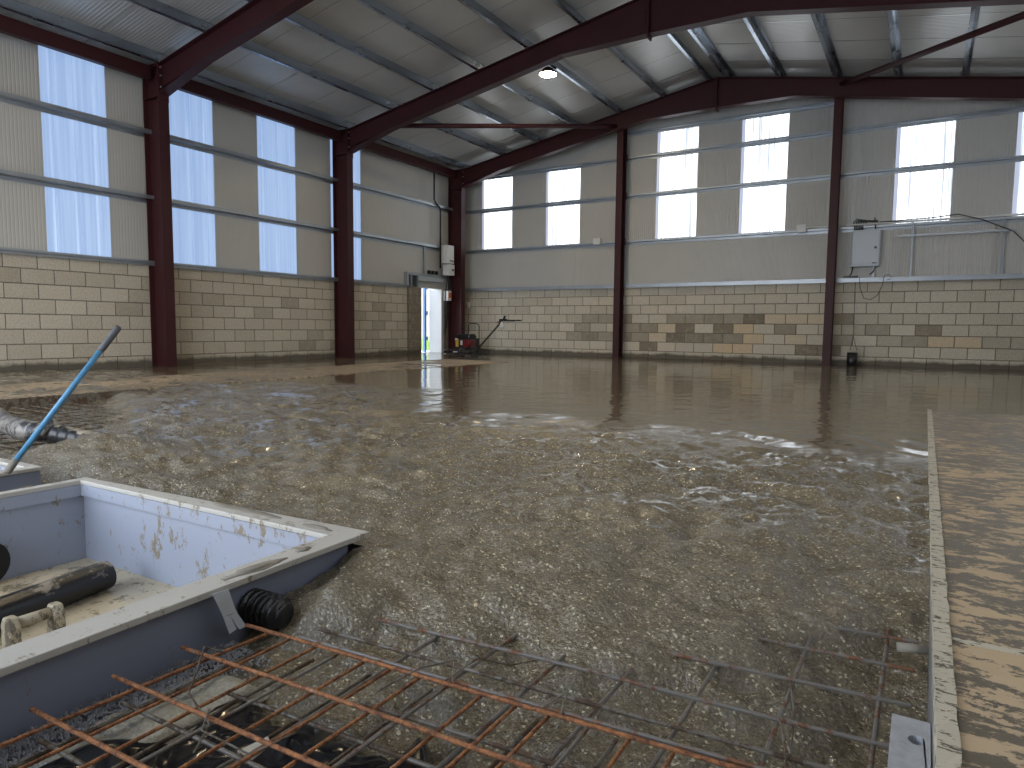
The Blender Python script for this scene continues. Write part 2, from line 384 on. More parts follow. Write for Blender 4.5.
# right wall (beside the camera) and open front
wall_r=bpy.data.objects.new('wall_right',None); COL.objects.link(wall_r); wall_r['kind']='structure'
cladding('cladding','y',XR,-1,cl_spans(winL+[13.1],.96,YF,YG+.1,HB,c(ZE),HB,4.75),M['liner'],wall_r)
blockwork('blockwork','y',XR-.02,YF,YG,-1,wall_r)
mb=MB(); mb.prism([(XW,4.3),(XR,4.3),(XR,ZE),(XRDG,roofz(XRDG)),(XW,ZE)],0,'y',YF-.08,YF); mb.box(XW,-10.2,YF-.08,YF,-.3,4.3); mb.box(-1.6,XR,YF-.08,YF,-.3,4.3)
struct('wall_front',mb,M['liner'])
# window panes
wn=0
def window(along,plane,normal,a0,w,z0,z1,mat,lap=False):
    global wn; wn+=1
    mb=MB()
    def P(a,d,z): return (plane+d*normal,a,z) if along=='y' else (a,plane+d*normal,z)
    prof=[]; n=3; st=w/n
    for k in range(n):
        a=a0+k*st; prof+=[(a,-.03),(a+st*.36,-.03),(a+st*.44,-.012),(a+st*.56,-.012),(a+st*.64,-.03)]
    prof.append((a0+w,-.03)); m=len(prof)
    for off in(0,-.008):
        mb.add([P(a,d+off,z) for z in(z0,z1) for a,d in prof],[(i,i+1,m+i+1,m+i) for i in range(m-1)])
    o=struct('window_%d'%wn,mb,mat)
    if lap:
        l=MB(); l.add([P(a,-.009,z) for z in(z0,z1) for a in(a0,a0+.07)],[(0,1,3,2)]); l.add([P(a,-.006,z) for z in(z0,z1) for a in(a0,a0+.07)],[(0,1,3,2)])
        mesh_obj('lap_strip',l,M['lap'],o)
for y in winL: window('y',XW,1,y,.96,HB,4.85,M['pane_l'])
for x,zt in gw: window('x',YG-.03,-1,x,.985,2.9,zt,M['pane_g'],True)
for y in winL+[13.1]: window('y',XR,-1,y,.96,HB,4.75,M['pane_fill'])  # out-of-view glowing panes, added for fill light

# ------------------------------------------------------------------ roof
mb=MB()
def roofsheet(x0,x1,y0,y1):
    zz=lambda x,d: ztop(x)+.185+d
    prof=[]; y=y0
    while y<y1-1e-4:
        # 1 m panels: a joint gap with its shadow painted in dark, then micro ribs
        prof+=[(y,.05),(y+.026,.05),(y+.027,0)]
        k=.06
        while k<.99: prof+=[(y+k,0),(y+k+.03,0),(y+k+.036,.004),(y+k+.046,.004)]; k+=.0575 if k<.93 else 1
        y+=1.0
    prof.append((y1,0)); m=len(prof)
    for (xa,xb) in((x0,x1),):
        vs=[(x,yy,zz(x,d)) for x in(xa,xb) for yy,d in prof]
        mb.add(vs,[(i,i+1,m+i+1,m+i) for i in range(m-1) if not (prof[i][1]>.04 or prof[i+1][1]>.04)])
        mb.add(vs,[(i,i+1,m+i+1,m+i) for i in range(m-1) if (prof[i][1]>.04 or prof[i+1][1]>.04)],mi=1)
        mb.add([(x,yy,zz(x,.06)) for x in(xa,xb) for yy in(y0,y1)],[(0,1,3,2)])
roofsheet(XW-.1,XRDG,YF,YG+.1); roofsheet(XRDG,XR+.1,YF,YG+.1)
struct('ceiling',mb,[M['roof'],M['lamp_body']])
mb=MB(); mb.add([(XRDG+sx,y,ztop(XRDG+sx)+.178) for sx in(-.2,0,.2) for y in(YF,YG)],[(0,1,3,2),(2,3,5,4)]); struct('trim_2',mb,M['liner'])

# ------------------------------------------------------------------ sills / flashings
mb=MB(); mb.box(XW+.0,XW+.085,YF,13.42,HB,HB+.012); mb.box(XW+.07,XW+.085,YF,13.42,HB-.03,HB+.05); mb.box(XW,XW+.085,15.0,YG,HB,HB+.012); struct('trim_3',mb,M['galv'])
mb=MB(); mb.box(XW+.1,XR,YG-.14,YG-.03,HB,HB+.014); mb.box(XW+.1,XR,YG-.155,YG-.14,HB-.025,HB+.065); struct('trim_4',mb,M['sill'])

# ------------------------------------------------------------------ steel portal frames
def icol(mb,x,y,w,d,z0,z1,web='x'):
    tf=.016; tw=.010
    mb.box(x-d/2,x-d/2+tf,y-w/2,y+w/2,z0,z1); mb.box(x+d/2-tf,x+d/2,y-w/2,y+w/2,z0,z1); mb.box(x-d/2+tf,x+d/2-tf,y-tw/2,y+tw/2,z0,z1)
def make_frame(y,label):
    root=thing('portal_frame',(XRDG,y,0),label,'steel frame','steel portal frames across the hall')
    w=.18
    for s in(-1,1):
        xo=XRDG+s*7.25; xi=XRDG+s*6.81; xc=(xo+xi)/2
        mb=MB(); icol(mb,xc,y,w,.44,-.1,5.0); mb.box(min(xo,xi)+.01,max(xo,xi)-.01,y-w/2,y+w/2,4.985,5.0)
        mb.box(min(xo,xi)+.01,max(xo,xi)-.01,y-w/2,y+w/2,4.47,4.482)   # stiffener
        mesh_obj('column',mb,M['steel'],root)
        mb=MB(); tf=.014
        zt=lambda x:ztop(x); zb=lambda x:ztop(x)-.375
        X0=xi; X1=XRDG
        def band(xa,za,xb,zb_,t,ww):
            lo,hi=(min(za,zb_),max(za,zb_))
            mb.hexa([(xa,y-ww/2,za-t),(xb,y-ww/2,zb_-t),(xb,y+ww/2,zb_-t),(xa,y+ww/2,za-t)],[(xa,y-ww/2,za),(xb,y-ww/2,zb_),(xb,y+ww/2,zb_),(xa,y+ww/2,za)])
        band(xo,zt(xo),X1,zt(X1),tf,w)
        xe=XRDG+s*1.6; xh=XRDG+s*5.6
        band(xh,zb(xh)+tf,xe,zb(xe)+tf,tf,w)
        def web(poly): mb.prism(poly,0,'y',y-.005,y+.005)
        web([(X0,zb(X0)),(X1,zb(X1)),(X1,zt(X1)),(X0,zt(X0))])
        # thin continuation line of the rafter's lower flange through the haunch
        mb.prism([(X0,zb(X0)),(xh,zb(xh)),(xh,zb(xh)+.012),(X0,zb(X0)+.012)],0,'y',y-.05,y+.05)
        mesh_obj('rafter',mb,M['steel'],root)
        mb=MB(); band(X0,4.50+tf,xh,zb(xh)+tf,tf,w); web([(X0,4.5),(xh,zb(xh)),(X0,zb(X0))] if s<0 else [(X0,4.5),(X0,zb(X0)),(xh,zb(xh))])
        mb.box(X0-(.012 if s>0 else -.002),X0+(.012 if s<0 else -.002),y-w/2,y+w/2,4.40,zt(X0)+.02)
        mesh_obj('eaves_haunch',mb,M['steel'],root)
        mb=MB(); band(xe,zb(xe)+tf,X1,5.56+tf,tf,w); web([(xe,zb(xe)),(X1,5.56),(X1,zb(X1))]); mb.box(min(X1,X1+s*.014),max(X1,X1+s*.014),y-w/2,y+w/2,5.50,zt(X1)+.01)
        mesh_obj('apex_haunch',mb,M['steel'],root)
        for z in(4.62,4.80,4.93):
            for dy in(-.05,.05):
                b=MB(); xx=X0+(.014 if s<0 else -.014)+0; b.tube([(X0+(-s)*.012,y+dy,z),(X0+(-s)*.035,y+dy,z)],.014,6); mesh_obj('bolt',b,M['galv'],root)
    return root
make_frame(FY[0],'nearest dark red steel frame, its column standing behind the blue pole')
f2=make_frame(FY[1],'middle dark red steel frame whose rafter passes in front of the lit lamp')
f3=copy_tree(f2); f3.location.y=FY[2]; tag(f3,'farthest dark red steel frame standing against the gable wall','steel frame','steel portal frames across the hall')

# gable posts
def gpost(x,label):
    root=thing('gable_post',(x,15.6,0),label,'steel post','dark red posts on the gable wall')
    zt=ztop(x)-.05; mb=MB(); tf=.012
    mb.box(x-.08,x+.08,15.44,15.44+tf,-.1,zt); mb.box(x-.08,x+.08,15.69-tf,15.69,-.1,zt); mb.box(x-.004,x+.004,15.44+tf,15.69-tf,-.1,zt)
    mesh_obj('post',mb,M['steel'],root)
    for z in(2.84,3.95,4.85):
        mb=MB(); mb.box(x-.06,x+.06,15.69,15.79,z-.07,z+.09); mesh_obj('rail_cleat',mb,M['steel'],root)
    mb=MB(); mb.box(x-.13,x+.13,15.40,15.72,-.03,.012); mesh_obj('base_plate',mb,M['steel'],root)
gpost(-6.46,'dark red gable post left of the pair of middle windows'); gpost(-1.74,'dark red gable post just left of the grey electrical cabinet')

# sheeting rails (Z section)
def zrail_y(x0,x1,y0,y1,z):   # on side walls, x0 outer, x1 inner
    mb=MB(); s=1 if x1>x0 else -1
    mb.box(min(x0,x1),max(x0,x1),y0,y1,z-.002,z+.002); mb.box(min(x1,x1-s*.004),max(x1,x1-s*.004),y0,y1,z,z+.06); mb.box(min(x0+s*.004,x0),max(x0+s*.004,x0),y0,y1,z-.06,z); mb.box(min(x1-s*.004,x1-s*.02),max(x1-s*.004,x1-s*.02),y0,y1,z+.056,z+.06)
    return mb
names=['lower','upper']
for z,nm in((2.84,'lower'),(3.93,'upper')):
    for k,(a,b,wh) in enumerate([(YF,FY[0],'left of the nearest column'),(FY[0],FY[1],'between the two nearer columns'),(FY[1],FY[2],'between the middle column and the corner')]):
        o=mesh_obj('sheeting_rail',zrail_y(XW+.004,XW+.135,a+.01,b-.01,z),M['galv'])
        tag(o,'%s galvanised rail crossing the left wall %s'%(nm,wh),'rail','galvanised rails along the left wall')
def zrail_x(x0,x1,z):
    mb=MB(); y0=YG-.034; y1=15.79
    mb.box(x0,x1,y1,y0,z-.002,z+.002); mb.box(x0,x1,y1,y1+.004,z,z+.04); mb.box(x0,x1,y0-.004,y0,z-.055,z); mb.box(x0,x1,y1+.004,y1+.02,z+.036,z+.04); return mb
bays=[(-11.25,-6.47,'left bay of the gable wall'),(-6.45,-1.75,'middle bay of the gable wall'),(-1.73,2.9,'right bay of the gable wall')]
for k,(a,b,wh) in enumerate(bays):
    for z,nm in [(2.84,'lowest'),(3.95,'second'),(4.85,'third')]+([(5.45,'topmost')] if k==1 else []):
        o=mesh_obj('sheeting_rail',zrail_x(a,b,z),M['galv']); tag(o,'%s galvanised rail crossing the %s'%(nm,wh),'rail','galvanised rails across the gable wall')
# eaves beams + gutters angle
for s,side in((-1,'left'),(1,'right')):
    xo=XRDG+s*7.05
    for k in range(3):
        a,b=[(YF,FY[0]-.1),(FY[0]+.1,FY[1]-.1),(FY[1]+.1,FY[2]-.1)][k]
        if s>0 and k<2: continue
        mb=MB(); tf=.012; xc=xo-s*.02
        mb.box(xc-.06,xc+.06,a,b,4.76,4.76+tf); mb.box(xc-.06,xc+.06,a,b,4.96,4.96+tf); mb.box(xc+.05,xc+.06,a,b,4.772,4.96) ; mb.box(xc-.06,xc-.05,a,b,4.772,4.96)
        wh=['left of the nearest column','between the two nearer columns','from the middle column to the far corner'][k] if s<0 else 'above the right wall'
        tag(mesh_obj('eaves_beam',mb,M['steel'],bevel=.006),'dark red eaves beam along the %s wall, %s'%(side,wh),'beam','dark red eaves beams')
# purlins
pos=[-10.95,-9.72,-8.63,-7.55,-6.47,-5.4,-4.37,-3.93,-2.85,-1.77,-.69,.39,1.47,2.55]
orda=['first','second','third','fourth','fifth','sixth','seventh','eighth','ninth','tenth','eleventh','twelfth','thirteenth','fourteenth']
def purlin(x):
    mb=MB(); s=-1 if x<XRDG else 1; z0=ztop(x)+.002; z1=ztop(x)+.18; y0,y1=YF,YG-.05
    # Z: vertical web, lower flange toward ridge, upper toward eaves
    mb.box(x-.002,x+.002,y0,y1,z0,z1); 
    mb.box(min(x,x-s*.065),max(x,x-s*.065),y0,y1,z0,z0+.004); mb.box(min(x,x+s*.06),max(x,x+s*.06),y0,y1,z1-.018,z1-.014)
    mb.box(min(x-s*.065,x-s*.061),max(x-s*.065,x-s*.061),y0,y1,z0,z0+.02)
    # central swage
    zc=(z0+z1)/2; mb.prism([(x-.002,zc-.03),(x-.014,zc-.015),(x-.014,zc+.015),(x-.002,zc+.03)] ,0,'y',y0,y1)
    return mb
for i,x in enumerate(pos):
    root=thing('roof_purlin',(x,YF,ztop(x)),'galvanised roof purlin, %s counting from the left eaves'%orda[i],'purlin','galvanised purlins under the roof')
    mesh_obj('purlin_section',purlin(x),M['purlin'],root)
    for fy in FY[:2]:
        mb=MB(); mb.box(x+.003,x+.009,fy-.08,fy+.08,ztop(x)+.001,ztop(x)+.15); 
        for dy in(-.05,.05):
            for dz in(.05,.11): mb.tube([(x+.009,fy+dy,ztop(x)+dz),(x+.02,fy+dy,ztop(x)+dz)],.011,6)
        mesh_obj('cleat',mb,M['galv'],root)
# bracing tubes
def brace(p0,p1,label):
    root=thing('bracing_tube',p0,label,'brace','dark red roof braces')
    mb=MB(); mb.tube([p0,p1],.05,14); mesh_obj('tube',mb,M['steel'],root)
    a=Vector(p0);b=Vector(p1);d=(b-a).normalized(); mb=MB(); 
    for q,s in((a,-1),(b,1)): mb.plate(q-d*.02*s*-1-d*.05,q+d*.10,(0,0,1),.12,.012)
    mesh_obj('end_plate',mb,M['steel'],root)
brace((-9.72,11.14,4.93),(-6.5,15.36,5.52),'dark red tube from the middle frame to the left gable post head')
brace((1.42,11.14,4.93),(-1.70,15.36,5.66),'dark red tube rising from right gable post head towards the camera')

# ------------------------------------------------------------------ lamps
def highbay(x,y,label):
    z=ztop(x)+.14; root=thing('high_bay_lamp',(x,y,z-.2),label,'lamp','high bay lamps under the roof')
    mb=MB(); mb.tube([(x,y,z-.06),(x,y,z-.13)],[.07,.07],20); 
    for k in range(12):
        a=k*math.pi/6; mb.plate((x+.03*math.cos(a),y+.03*math.sin(a),z-.11),(x+.11*math.cos(a),y+.11*math.sin(a),z-.11),(0,0,1),.05,.006)
    mb.tube([(x,y,z-.13),(x,y,z-.16),(x,y,z-.185)],[.14,.175,.18],28); mesh_obj('housing',mb,M['lamp_body'],root)
    mb=MB(); mb.tube([(x,y,z-.186),(x,y,z-.192)],.165,28); mesh_obj('lens',mb,M['lamp'],root)
    mb=MB(); mb.tube([(x,y,z-.06),(x,y,z+.03)],.008,8); mesh_obj('hook',mb,M['galv'],root)
highbay(-6.62,12.1,'lit warm high bay lamp hanging just behind the middle rafter')
highbay(-2.9,4.3,'lit warm high bay lamp above the reinforcement mesh')
highbay(-6.47,3.9,'lit warm high bay lamp above the left side of the slab')

# ------------------------------------------------------------------ doorway in the left wall
d1=bpy.data.objects.new('door_1',None); COL.objects.link(d1); d1['kind']='structure'
mb=MB(); 
for (a,b,mt) in ((DY1-.012,DY1+.10,0),(DY0-.1,DY0+.005,0)): mb.box(XW-.36,XW+.06,a,b,-.1,HB-.01)
o=mesh_obj('reveal',mb,M['liner'],d1)
mb=MB(); mb.box(XW-.5,XW+.03,DY0,DY1,-.1,.03); mesh_obj('threshold',mb,M['ground'],d1)
mb=MB(); mb.box(XW-.42,XW-.36,DY0+.66,DY0+.74,0,2.0); 
for z in(.35,1.05,1.75): mb.box(XW-.36,XW-.33,DY0+.71,DY0+.77,z,z+.10)
mesh_obj('door_leaf',mb,M['doorblue'],d1)
# jamb pier of dark blocks left of the doorway
mb=MB(); mb.box(XW+.02,XW+.05,13.52,DY0,-.1,HB-.0)
blockwork('jamb_blocks','y',XW+.07,13.50,DY0,1,d1,stain=lambda r,a,t:.12+.06*random.random())
blockwork('jamb_blocks','y',XW+.04,DY1+.02,YG-.35,1,d1,stain=lambda r,a,t:.08+.06*random.random())
r=thing('lintel_frame',(XW+.12,14.2,HB),'galvanised box frame bridging the top of the bright doorway','frame')
mb=MB(); mb.box(XW+.02,XW+.13,13.38,15.0,2.05,2.12); mb.box(XW+.02,XW+.13,13.38,15.0,1.76,1.80) if False else None
mb.box(XW+.02,XW+.13,13.38,13.44,HB+.01,2.05); mb.box(XW+.02,XW+.13,13.52,13.57,HB+.01,2.05); mb.box(XW+.02,XW+.13,13.80,13.85,HB+.01,2.05)
mesh_obj('frame_channel',mb,M['galv'],r)
mb=MB(); mb.box(XW+.03,XW+.06,13.57,13.80,HB+.02,2.05); mesh_obj('backing_panel',mb,M['black'],r)
mb=MB(); mb.box(XW+.06,XW+.11,13.85,14.95,1.93,2.05); mesh_obj('lintel_plate',mb,M['cab'],r)
for yy in(14.28,14.44,14.6):
    mb=MB(); mb.box(XW+.06,XW+.14,yy,yy+.05,2.12,2.22); mesh_obj('clip',mb,M['black'],r)
# outside view through the doorway
mb=MB(); mb.box(-30,XW-.5,6,34,-.42,-.02); struct('trim_5',mb,M['ground'])
mb=MB(); mb.box(-15.2,-15.0,17.5,19.6,-.02,3.2); tag(mesh_obj('boundary_wall',mb,M['fence']),'pale yellow rendered wall seen through the open doorway','wall')
mb=MB()
for k in range(500):
    x=random.uniform(-14.2,-13.2); y=random.uniform(16.6,19.5); h=random.uniform(.15,.5); dx,dy=random.uniform(-.1,.1),random.uniform(-.1,.1)
    mb.add([(x-.02,y,-.02),(x+.02,y,-.02),(x+dx,y+dy,h)],[(0,1,2)])
tag(mesh_obj('long_grass',mb,M['grass']),'bright green grass seen through the open doorway','grass',kind='stuff')

# ------------------------------------------------------------------ things in the far corner
r=thing('solar_inverter',(-11.3,15.0,2.13),'white wall box with smaller box below beside the corner column','electrical box')
mb=MB(); mb.box(-11.30,-11.09,14.76,15.08,2.44,2.93); mesh_obj('casing',mb,M['white'],r,.012)
mb=MB(); mb.box(-11.30,-11.08,14.84,15.09,2.13,2.42); mesh_obj('isolator_box',mb,M['white'],r,.01)
mb=MB(); mb.tube([(-11.08,15.0,2.27),(-11.06,15.0,2.27)],.03,12); mesh_obj('switch_knob',mb,M['black'],r)
mb=MB(); mb.box(-11.09,-11.085,14.88,15.05,2.50,2.53); mesh_obj('vent_slot',mb,M['black'],r)
mb=MB(); 
for k,yy in enumerate((14.98,15.05,15.12)): mb.tube([(-11.25,yy,2.13),(-11.27,yy+.02,1.95),(-11.3,yy+.03*k,1.72),(-11.32,yy,.5+.2*k)],.016,8)
tag(mesh_obj('cable_bundle',mb,M['black']),'black cables hanging below the white boxes by the corner column','cables')
r=thing('isolator_switch',(-11.2,15.1,1.45),'small white switch box with orange front beside the corner column','switch')
mb=MB(); mb.box(-11.38,-11.22,14.98,15.14,1.45,1.72); mesh_obj('casing',mb,M['white'],r,.008)
mb=MB(); mb.box(-11.22,-11.20,15.02,15.12,1.52,1.66); mesh_obj('switch_front',mb,M['orange'],r)
mb=MB(); mb.tube([(XW+.17,14.43,4.78),(XW+.17,14.43,4.08),(XW+.17,14.50,4.0),(XW+.17,14.66,3.93),(XW+.17,14.70,3.85),(XW+.17,14.70,2.3)],.022,10)
tag(mesh_obj('conduit',mb,M['black']),'dark vertical conduit kinking down the left wall near the corner','conduit')
mb=MB(); mb.box(XW+.01,XW+.05,14.16,14.20,2.12,2.84); tag(mesh_obj('vertical_channel',mb,M['galv']),'short thin vertical channel rising above the doorway frame','channel')
mb=MB(); mb.tube([(-11.18,YG-.03,1.26),(-11.18,YG-.03,1.44)],.05,12); tag(mesh_obj('wall_fitting',mb,M['white']),'tiny pale fitting on the gable blocks beside the corner column','fitting')
mb=MB(); mb.box(-10.55,-10.40,15.12,15.28,0,.42); mb.tube([(-10.47,15.2,.42),(-10.47,15.2,.5)],.04,12)
tag(mesh_obj('fuel_can',mb,M['black'],bevel=.015),'black fuel can at the foot of the corner column','can')

# power trowel
PX,PY=-9.66,13.7
r=thing('power_trowel',(PX,PY,0),'walk-behind power trowel with red engine parked before the gable wall','power trowel')
mb=MB()
for z,rad in((.07,.56),(.16,.56)):
    mb.tube([(PX+rad*math.cos(k*math.pi/20),PY+rad*math.sin(k*math.pi/20),z) for k in range(41)],.011,8,cap=False)
for k in range(8):
    a=k*math.pi/4+.2; mb.tube([(PX+.56*math.cos(a),PY+.56*math.sin(a),.07),(PX+.56*math.cos(a),PY+.56*math.sin(a),.16),(PX+.12*math.cos(a),PY+.12*math.sin(a),.22)],.009,6)
mesh_obj('guard_ring',mb,M['dark_metal'],r)
for k in range(4):
    a=k*math.pi/2+.5; d=Vector((math.cos(a),math.sin(a),0)); n=Vector((-math.sin(a),math.cos(a),.12)); mb=MB()
    mb.plate(Vector((PX,PY,.035))+d*.12,Vector((PX,PY,.035))+d*.42,n,.14,.004); mb.tube([Vector((PX,PY,.08)),Vector((PX,PY,.06))+d*.38],.012,8); mesh_obj('blade',mb,M['dark_metal'],r)
mb=MB(); mb.tube([(PX,PY,.05),(PX,PY,.12),(PX,PY,.2)],[.10,.13,.09],16); mb.box(PX-.16,PX+.16,PY-.13,PY+.13,.2,.225); mesh_obj('gearbox',mb,M['dark_metal'],r)
mb=MB(); mb.box(PX-.20,PX+.02,PY-.14,PY+.14,.225,.42); mb.tube([(PX-.02,PY-.16,.33),(PX-.02,PY+.12,.33)],.10,18); mesh_obj('engine',mb,M['dark_metal'],r,.015)
mb=MB(); mb.tube([(PX+.08,PY-.19,.33),(PX+.08,PY-.10,.33)],.105,22); mb.box(PX+.0,PX+.17,PY-.1,PY+.1,.24,.41); mesh_obj('recoil_cover',mb,M['red'],r,.01)
mb=MB(); mb.box(PX-.24,PX+.16,PY-.15,PY+.14,.43,.56); mesh_obj('fuel_tank',mb,M['black'],r,.03)
mb=MB(); mb.box(PX-.24,PX-.17,PY-.18,PY-.10,.24,.42); mesh_obj('air_filter',mb,M['yellow'],r,.01)
mb=MB(); mb.tube([(PX+.10,PY-.06,.56),(PX+.10,PY-.06,.585)],.035,12); mb.box(PX-.27,PX-.20,PY-.16,PY-.1,.40,.45); mb.box(PX-.30,PX-.22,PY-.2,PY-.1,.10,.14); mb.box(PX-.08,PX-.02,PY-.195,PY-.18,.29,.40); mesh_obj('white_fittings',mb,M['white'],r,.004)
mb=MB(); mb.tube([(PX+.10,PY-.1,.2),(PX+.10,PY-.1,.78),(PX+.13,PY-.1,.82),(PX+.22,PY,.82),(PX+.29,PY+.05,.80),(PX+.31,PY+.05,.74),(PX+.31,PY+.05,.2)],.013,8); mesh_obj('lifting_bail',mb,M['dark_metal'],r)
H0=Vector((PX+.28,PY,.17)); H1=Vector((-8.60,PY-.05,.90))
mb=MB(); mb.tube([H0,H1],.022,12); mb.box(PX+.1,PX+.32,PY-.03,PY+.03,.17,.23); mesh_obj('handle_tube',mb,M['dark_metal'],r)
mb=MB(); mb.tube([(-8.72,PY-.12,.845),(-8.60,PY-.1,.88),(-8.42,PY-.2,.885),(-8.10,PY-.35,.88)],.014,8); mb.tube([(-8.62,PY-.05,.88),(-8.55,PY+.1,.9),(-8.3,PY+.3,.9)],.014,8); mesh_obj('handlebar',mb,M['black'],r)
mb=MB(); mb.box(-8.66,-8.50,PY-.12,PY-.02,.87,.93); mb.tube([(-8.56,PY-.07,.92),(-8.53,PY-.07,1.0)],.03,10); mb.box(-8.45,-8.37,PY-.24,PY-.16,.87,.91); mesh_obj('throttle_lever',mb,M['black'],r)
mb=MB(); ring=[]
mb.tube([(-8.53,PY-.22,.86),(-8.52,PY-.22,.80),(-8.50,PY-.22,.74),(-8.49,PY-.22,.71)],[.012,.05,.07,.03],12); tag(mesh_obj('rag',mb,M['white']),"small white rag hanging below the power trowel's handlebar",'rag')

# ------------------------------------------------------------------ electrical cabinet + struts + cables on the gable wall
CY=15.70
r=thing('electrical_cabinet',(-1.15,15.8,2.06),'grey metal electrical cabinet mounted high beside right gable post','cabinet')
mb=MB(); mb.box(-1.39,-.87,CY,CY+.18,2.05,2.79); mesh_obj('enclosure',mb,M['cab'],r,.008)
mb=MB(); mb.box(-1.375,-.885,CY-.018,CY,2.09,2.775); mesh_obj('cabinet_door',mb,M['cab'],r,.006)
mb=MB(); mb.tube([(-.95,CY-.018,2.42),(-.95,CY-.035,2.42)],.026,14); mesh_obj('lock',mb,M['black'],r)
mb=MB(); mb.box(-1.0,-.92,CY-.020,CY-.0185,2.10,2.12); mesh_obj('small_plate',mb,M['dark_metal'],r)
def gland(x,z0,pts,lab):
    mb=MB(); mb.tube(pts,.013,8); tag(mesh_obj('cable',mb,M['black']),lab,'cable','black cables around the cabinet')
mb=MB()
for k in range(6):
    x=-1.36+.03*k; mb.tube([(x,CY+.1,2.79),(x,CY+.08,2.88),(x+.02*k-.02,CY+.05,2.96),(x+.05+.03*k,CY+.04,3.02-.015*k),(x+.12+.03*k,CY+.06,2.97)],.012,8)
tag(mesh_obj('cable_loops',mb,M['black']),'tangled black cable loops above the left top of the cabinet','cables')
gland(0,0,[(-.98,CY+.1,2.79),(-.98,CY+.08,2.9),(-1.0,CY+.06,3.03),(-.97,CY+.07,2.95),(-.9,CY+.1,2.92)],'short upright black cable above the right top of the cabinet')
gland(0,0,[(-1.36,CY+.1,2.05),(-1.37,CY+.08,1.95),(-1.38,CY+.06,1.9),(-1.42,CY+.07,1.86)],'short black cable below the left corner of the cabinet')
gland(0,0,[(-.95,CY+.1,2.05),(-.97,CY+.08,1.95),(-1.04,CY+.06,1.88)],'short black cable curving below the right corner of the cabinet')
mb=MB(); mb.box(-1.52,-1.25,CY+.03,CY+.10,1.83,1.865); tag(mesh_obj('cable_tray',mb,M['black'],bevel=.005),'small black cable bracket on the sill under the cabinet','bracket')
mb=MB(); mb.tube([(-1.22,CY+.08,1.83),(-1.2,CY+.06,1.6),(-1.12,CY+.05,1.40),(-1.0,CY+.05,1.37),(-.88,CY+.05,1.45),(-.80,CY+.06,1.65),(-.77,CY+.08,1.85),(-.70,CY+.09,1.88),(-.62,CY+.08,1.80),(-.72,CY+.07,1.76)],.007,6)
tag(mesh_obj('hanging_wire',mb,M['dark_metal']),'thin wire hanging in a U below the cabinet','wire')
mb=MB(); mb.tube([(-1.30,CY+.12,1.83),(-1.29,CY+.1,1.2),(-1.28,CY+.1,.6),(-1.33,CY+.05,.32)],.006,6); mb.tube([(-1.28,CY+.1,.6),(-1.20,CY+.05,.32)],.006,6)
tag(mesh_obj('dangling_wire',mb,M['dark_metal']),'long straight thin wire dropping from cabinet to black duct','wire')
mb=MB(); mb.tube([(-1.27,15.62,-.05),(-1.27,15.62,.28)],.10,18); mb.tube([(-1.27,15.62,.28),(-1.27,15.62,.24)],.085,18)
tag(mesh_obj('cable_duct',mb,M['black']),'black cable duct stub standing in the wet concrete by the gable wall','duct')
def strut(x,z0,z1,lab):
    mb=MB(); y=YG-.16; mb.box(x-.02,x-.016,y,y+.04,z0,z1); mb.box(x+.016,x+.02,y,y+.04,z0,z1); mb.box(x-.02,x+.02,y+.036,y+.04,z0,z1)
    z=z0+.05
    while z<z1-.05: mb.box(x-.008,x+.008,y+.030,y+.036,z,z+.03); z+=.08
    tag(mesh_obj('strut_channel',mb,M['galv']),lab,'channel','slotted channels right of the cabinet')
strut(-.32,1.80,2.90,'slotted vertical channel first to the right of the cabinet')
strut(1.16,1.80,2.93,'slotted vertical channel near the right edge of the picture')
strut(-.98,1.80,2.05,'short slotted channel under the cabinet')
mb=MB(); mb.box(-.55,1.34,YG-.20,YG-.165,2.612,2.65); 
for x in np.arange(-.45,1.3,.3): mb.tube([(x,YG-.205,2.63),(x,YG-.20,2.63)],.012,8)
tag(mesh_obj('strut_channel',mb,M['galv']),'horizontal slotted channel spanning the two vertical channels','channel','slotted channels right of the cabinet')
mb=MB(); mb.tube([(-.9,CY+.05,2.93),(.0,CY+.05,2.95),(.42,CY+.0,2.98),(.8,CY-.02,2.85),(1.18,CY-.02,2.66),(1.3,CY,2.6),(1.5,CY+.0,2.37),(1.9,CY+.05,2.15)],.011,8)
tag(mesh_obj('cable',mb,M['black']),'long black cable drooping across the right end of the gable rail','cable','black cables around the cabinet')
for x,lab in((-2.38,'small white junction box on the rail left of the right gable post'),(-7.15,'small white junction box on the rail left of the left gable post')):
    mb=MB(); mb.box(x-.10,x+.10,15.72,15.79,2.82,2.98); tag(mesh_obj('junction_box',mb,M['white'],bevel=.01),lab,'junction box')
mb=MB(); mb.tube([(-2.29,15.765,2.91),(2.8,15.765,2.91)],.02,10); tag(mesh_obj('conduit',mb,M['white']),'pale conduit running along the gable rail past the cabinet','conduit')

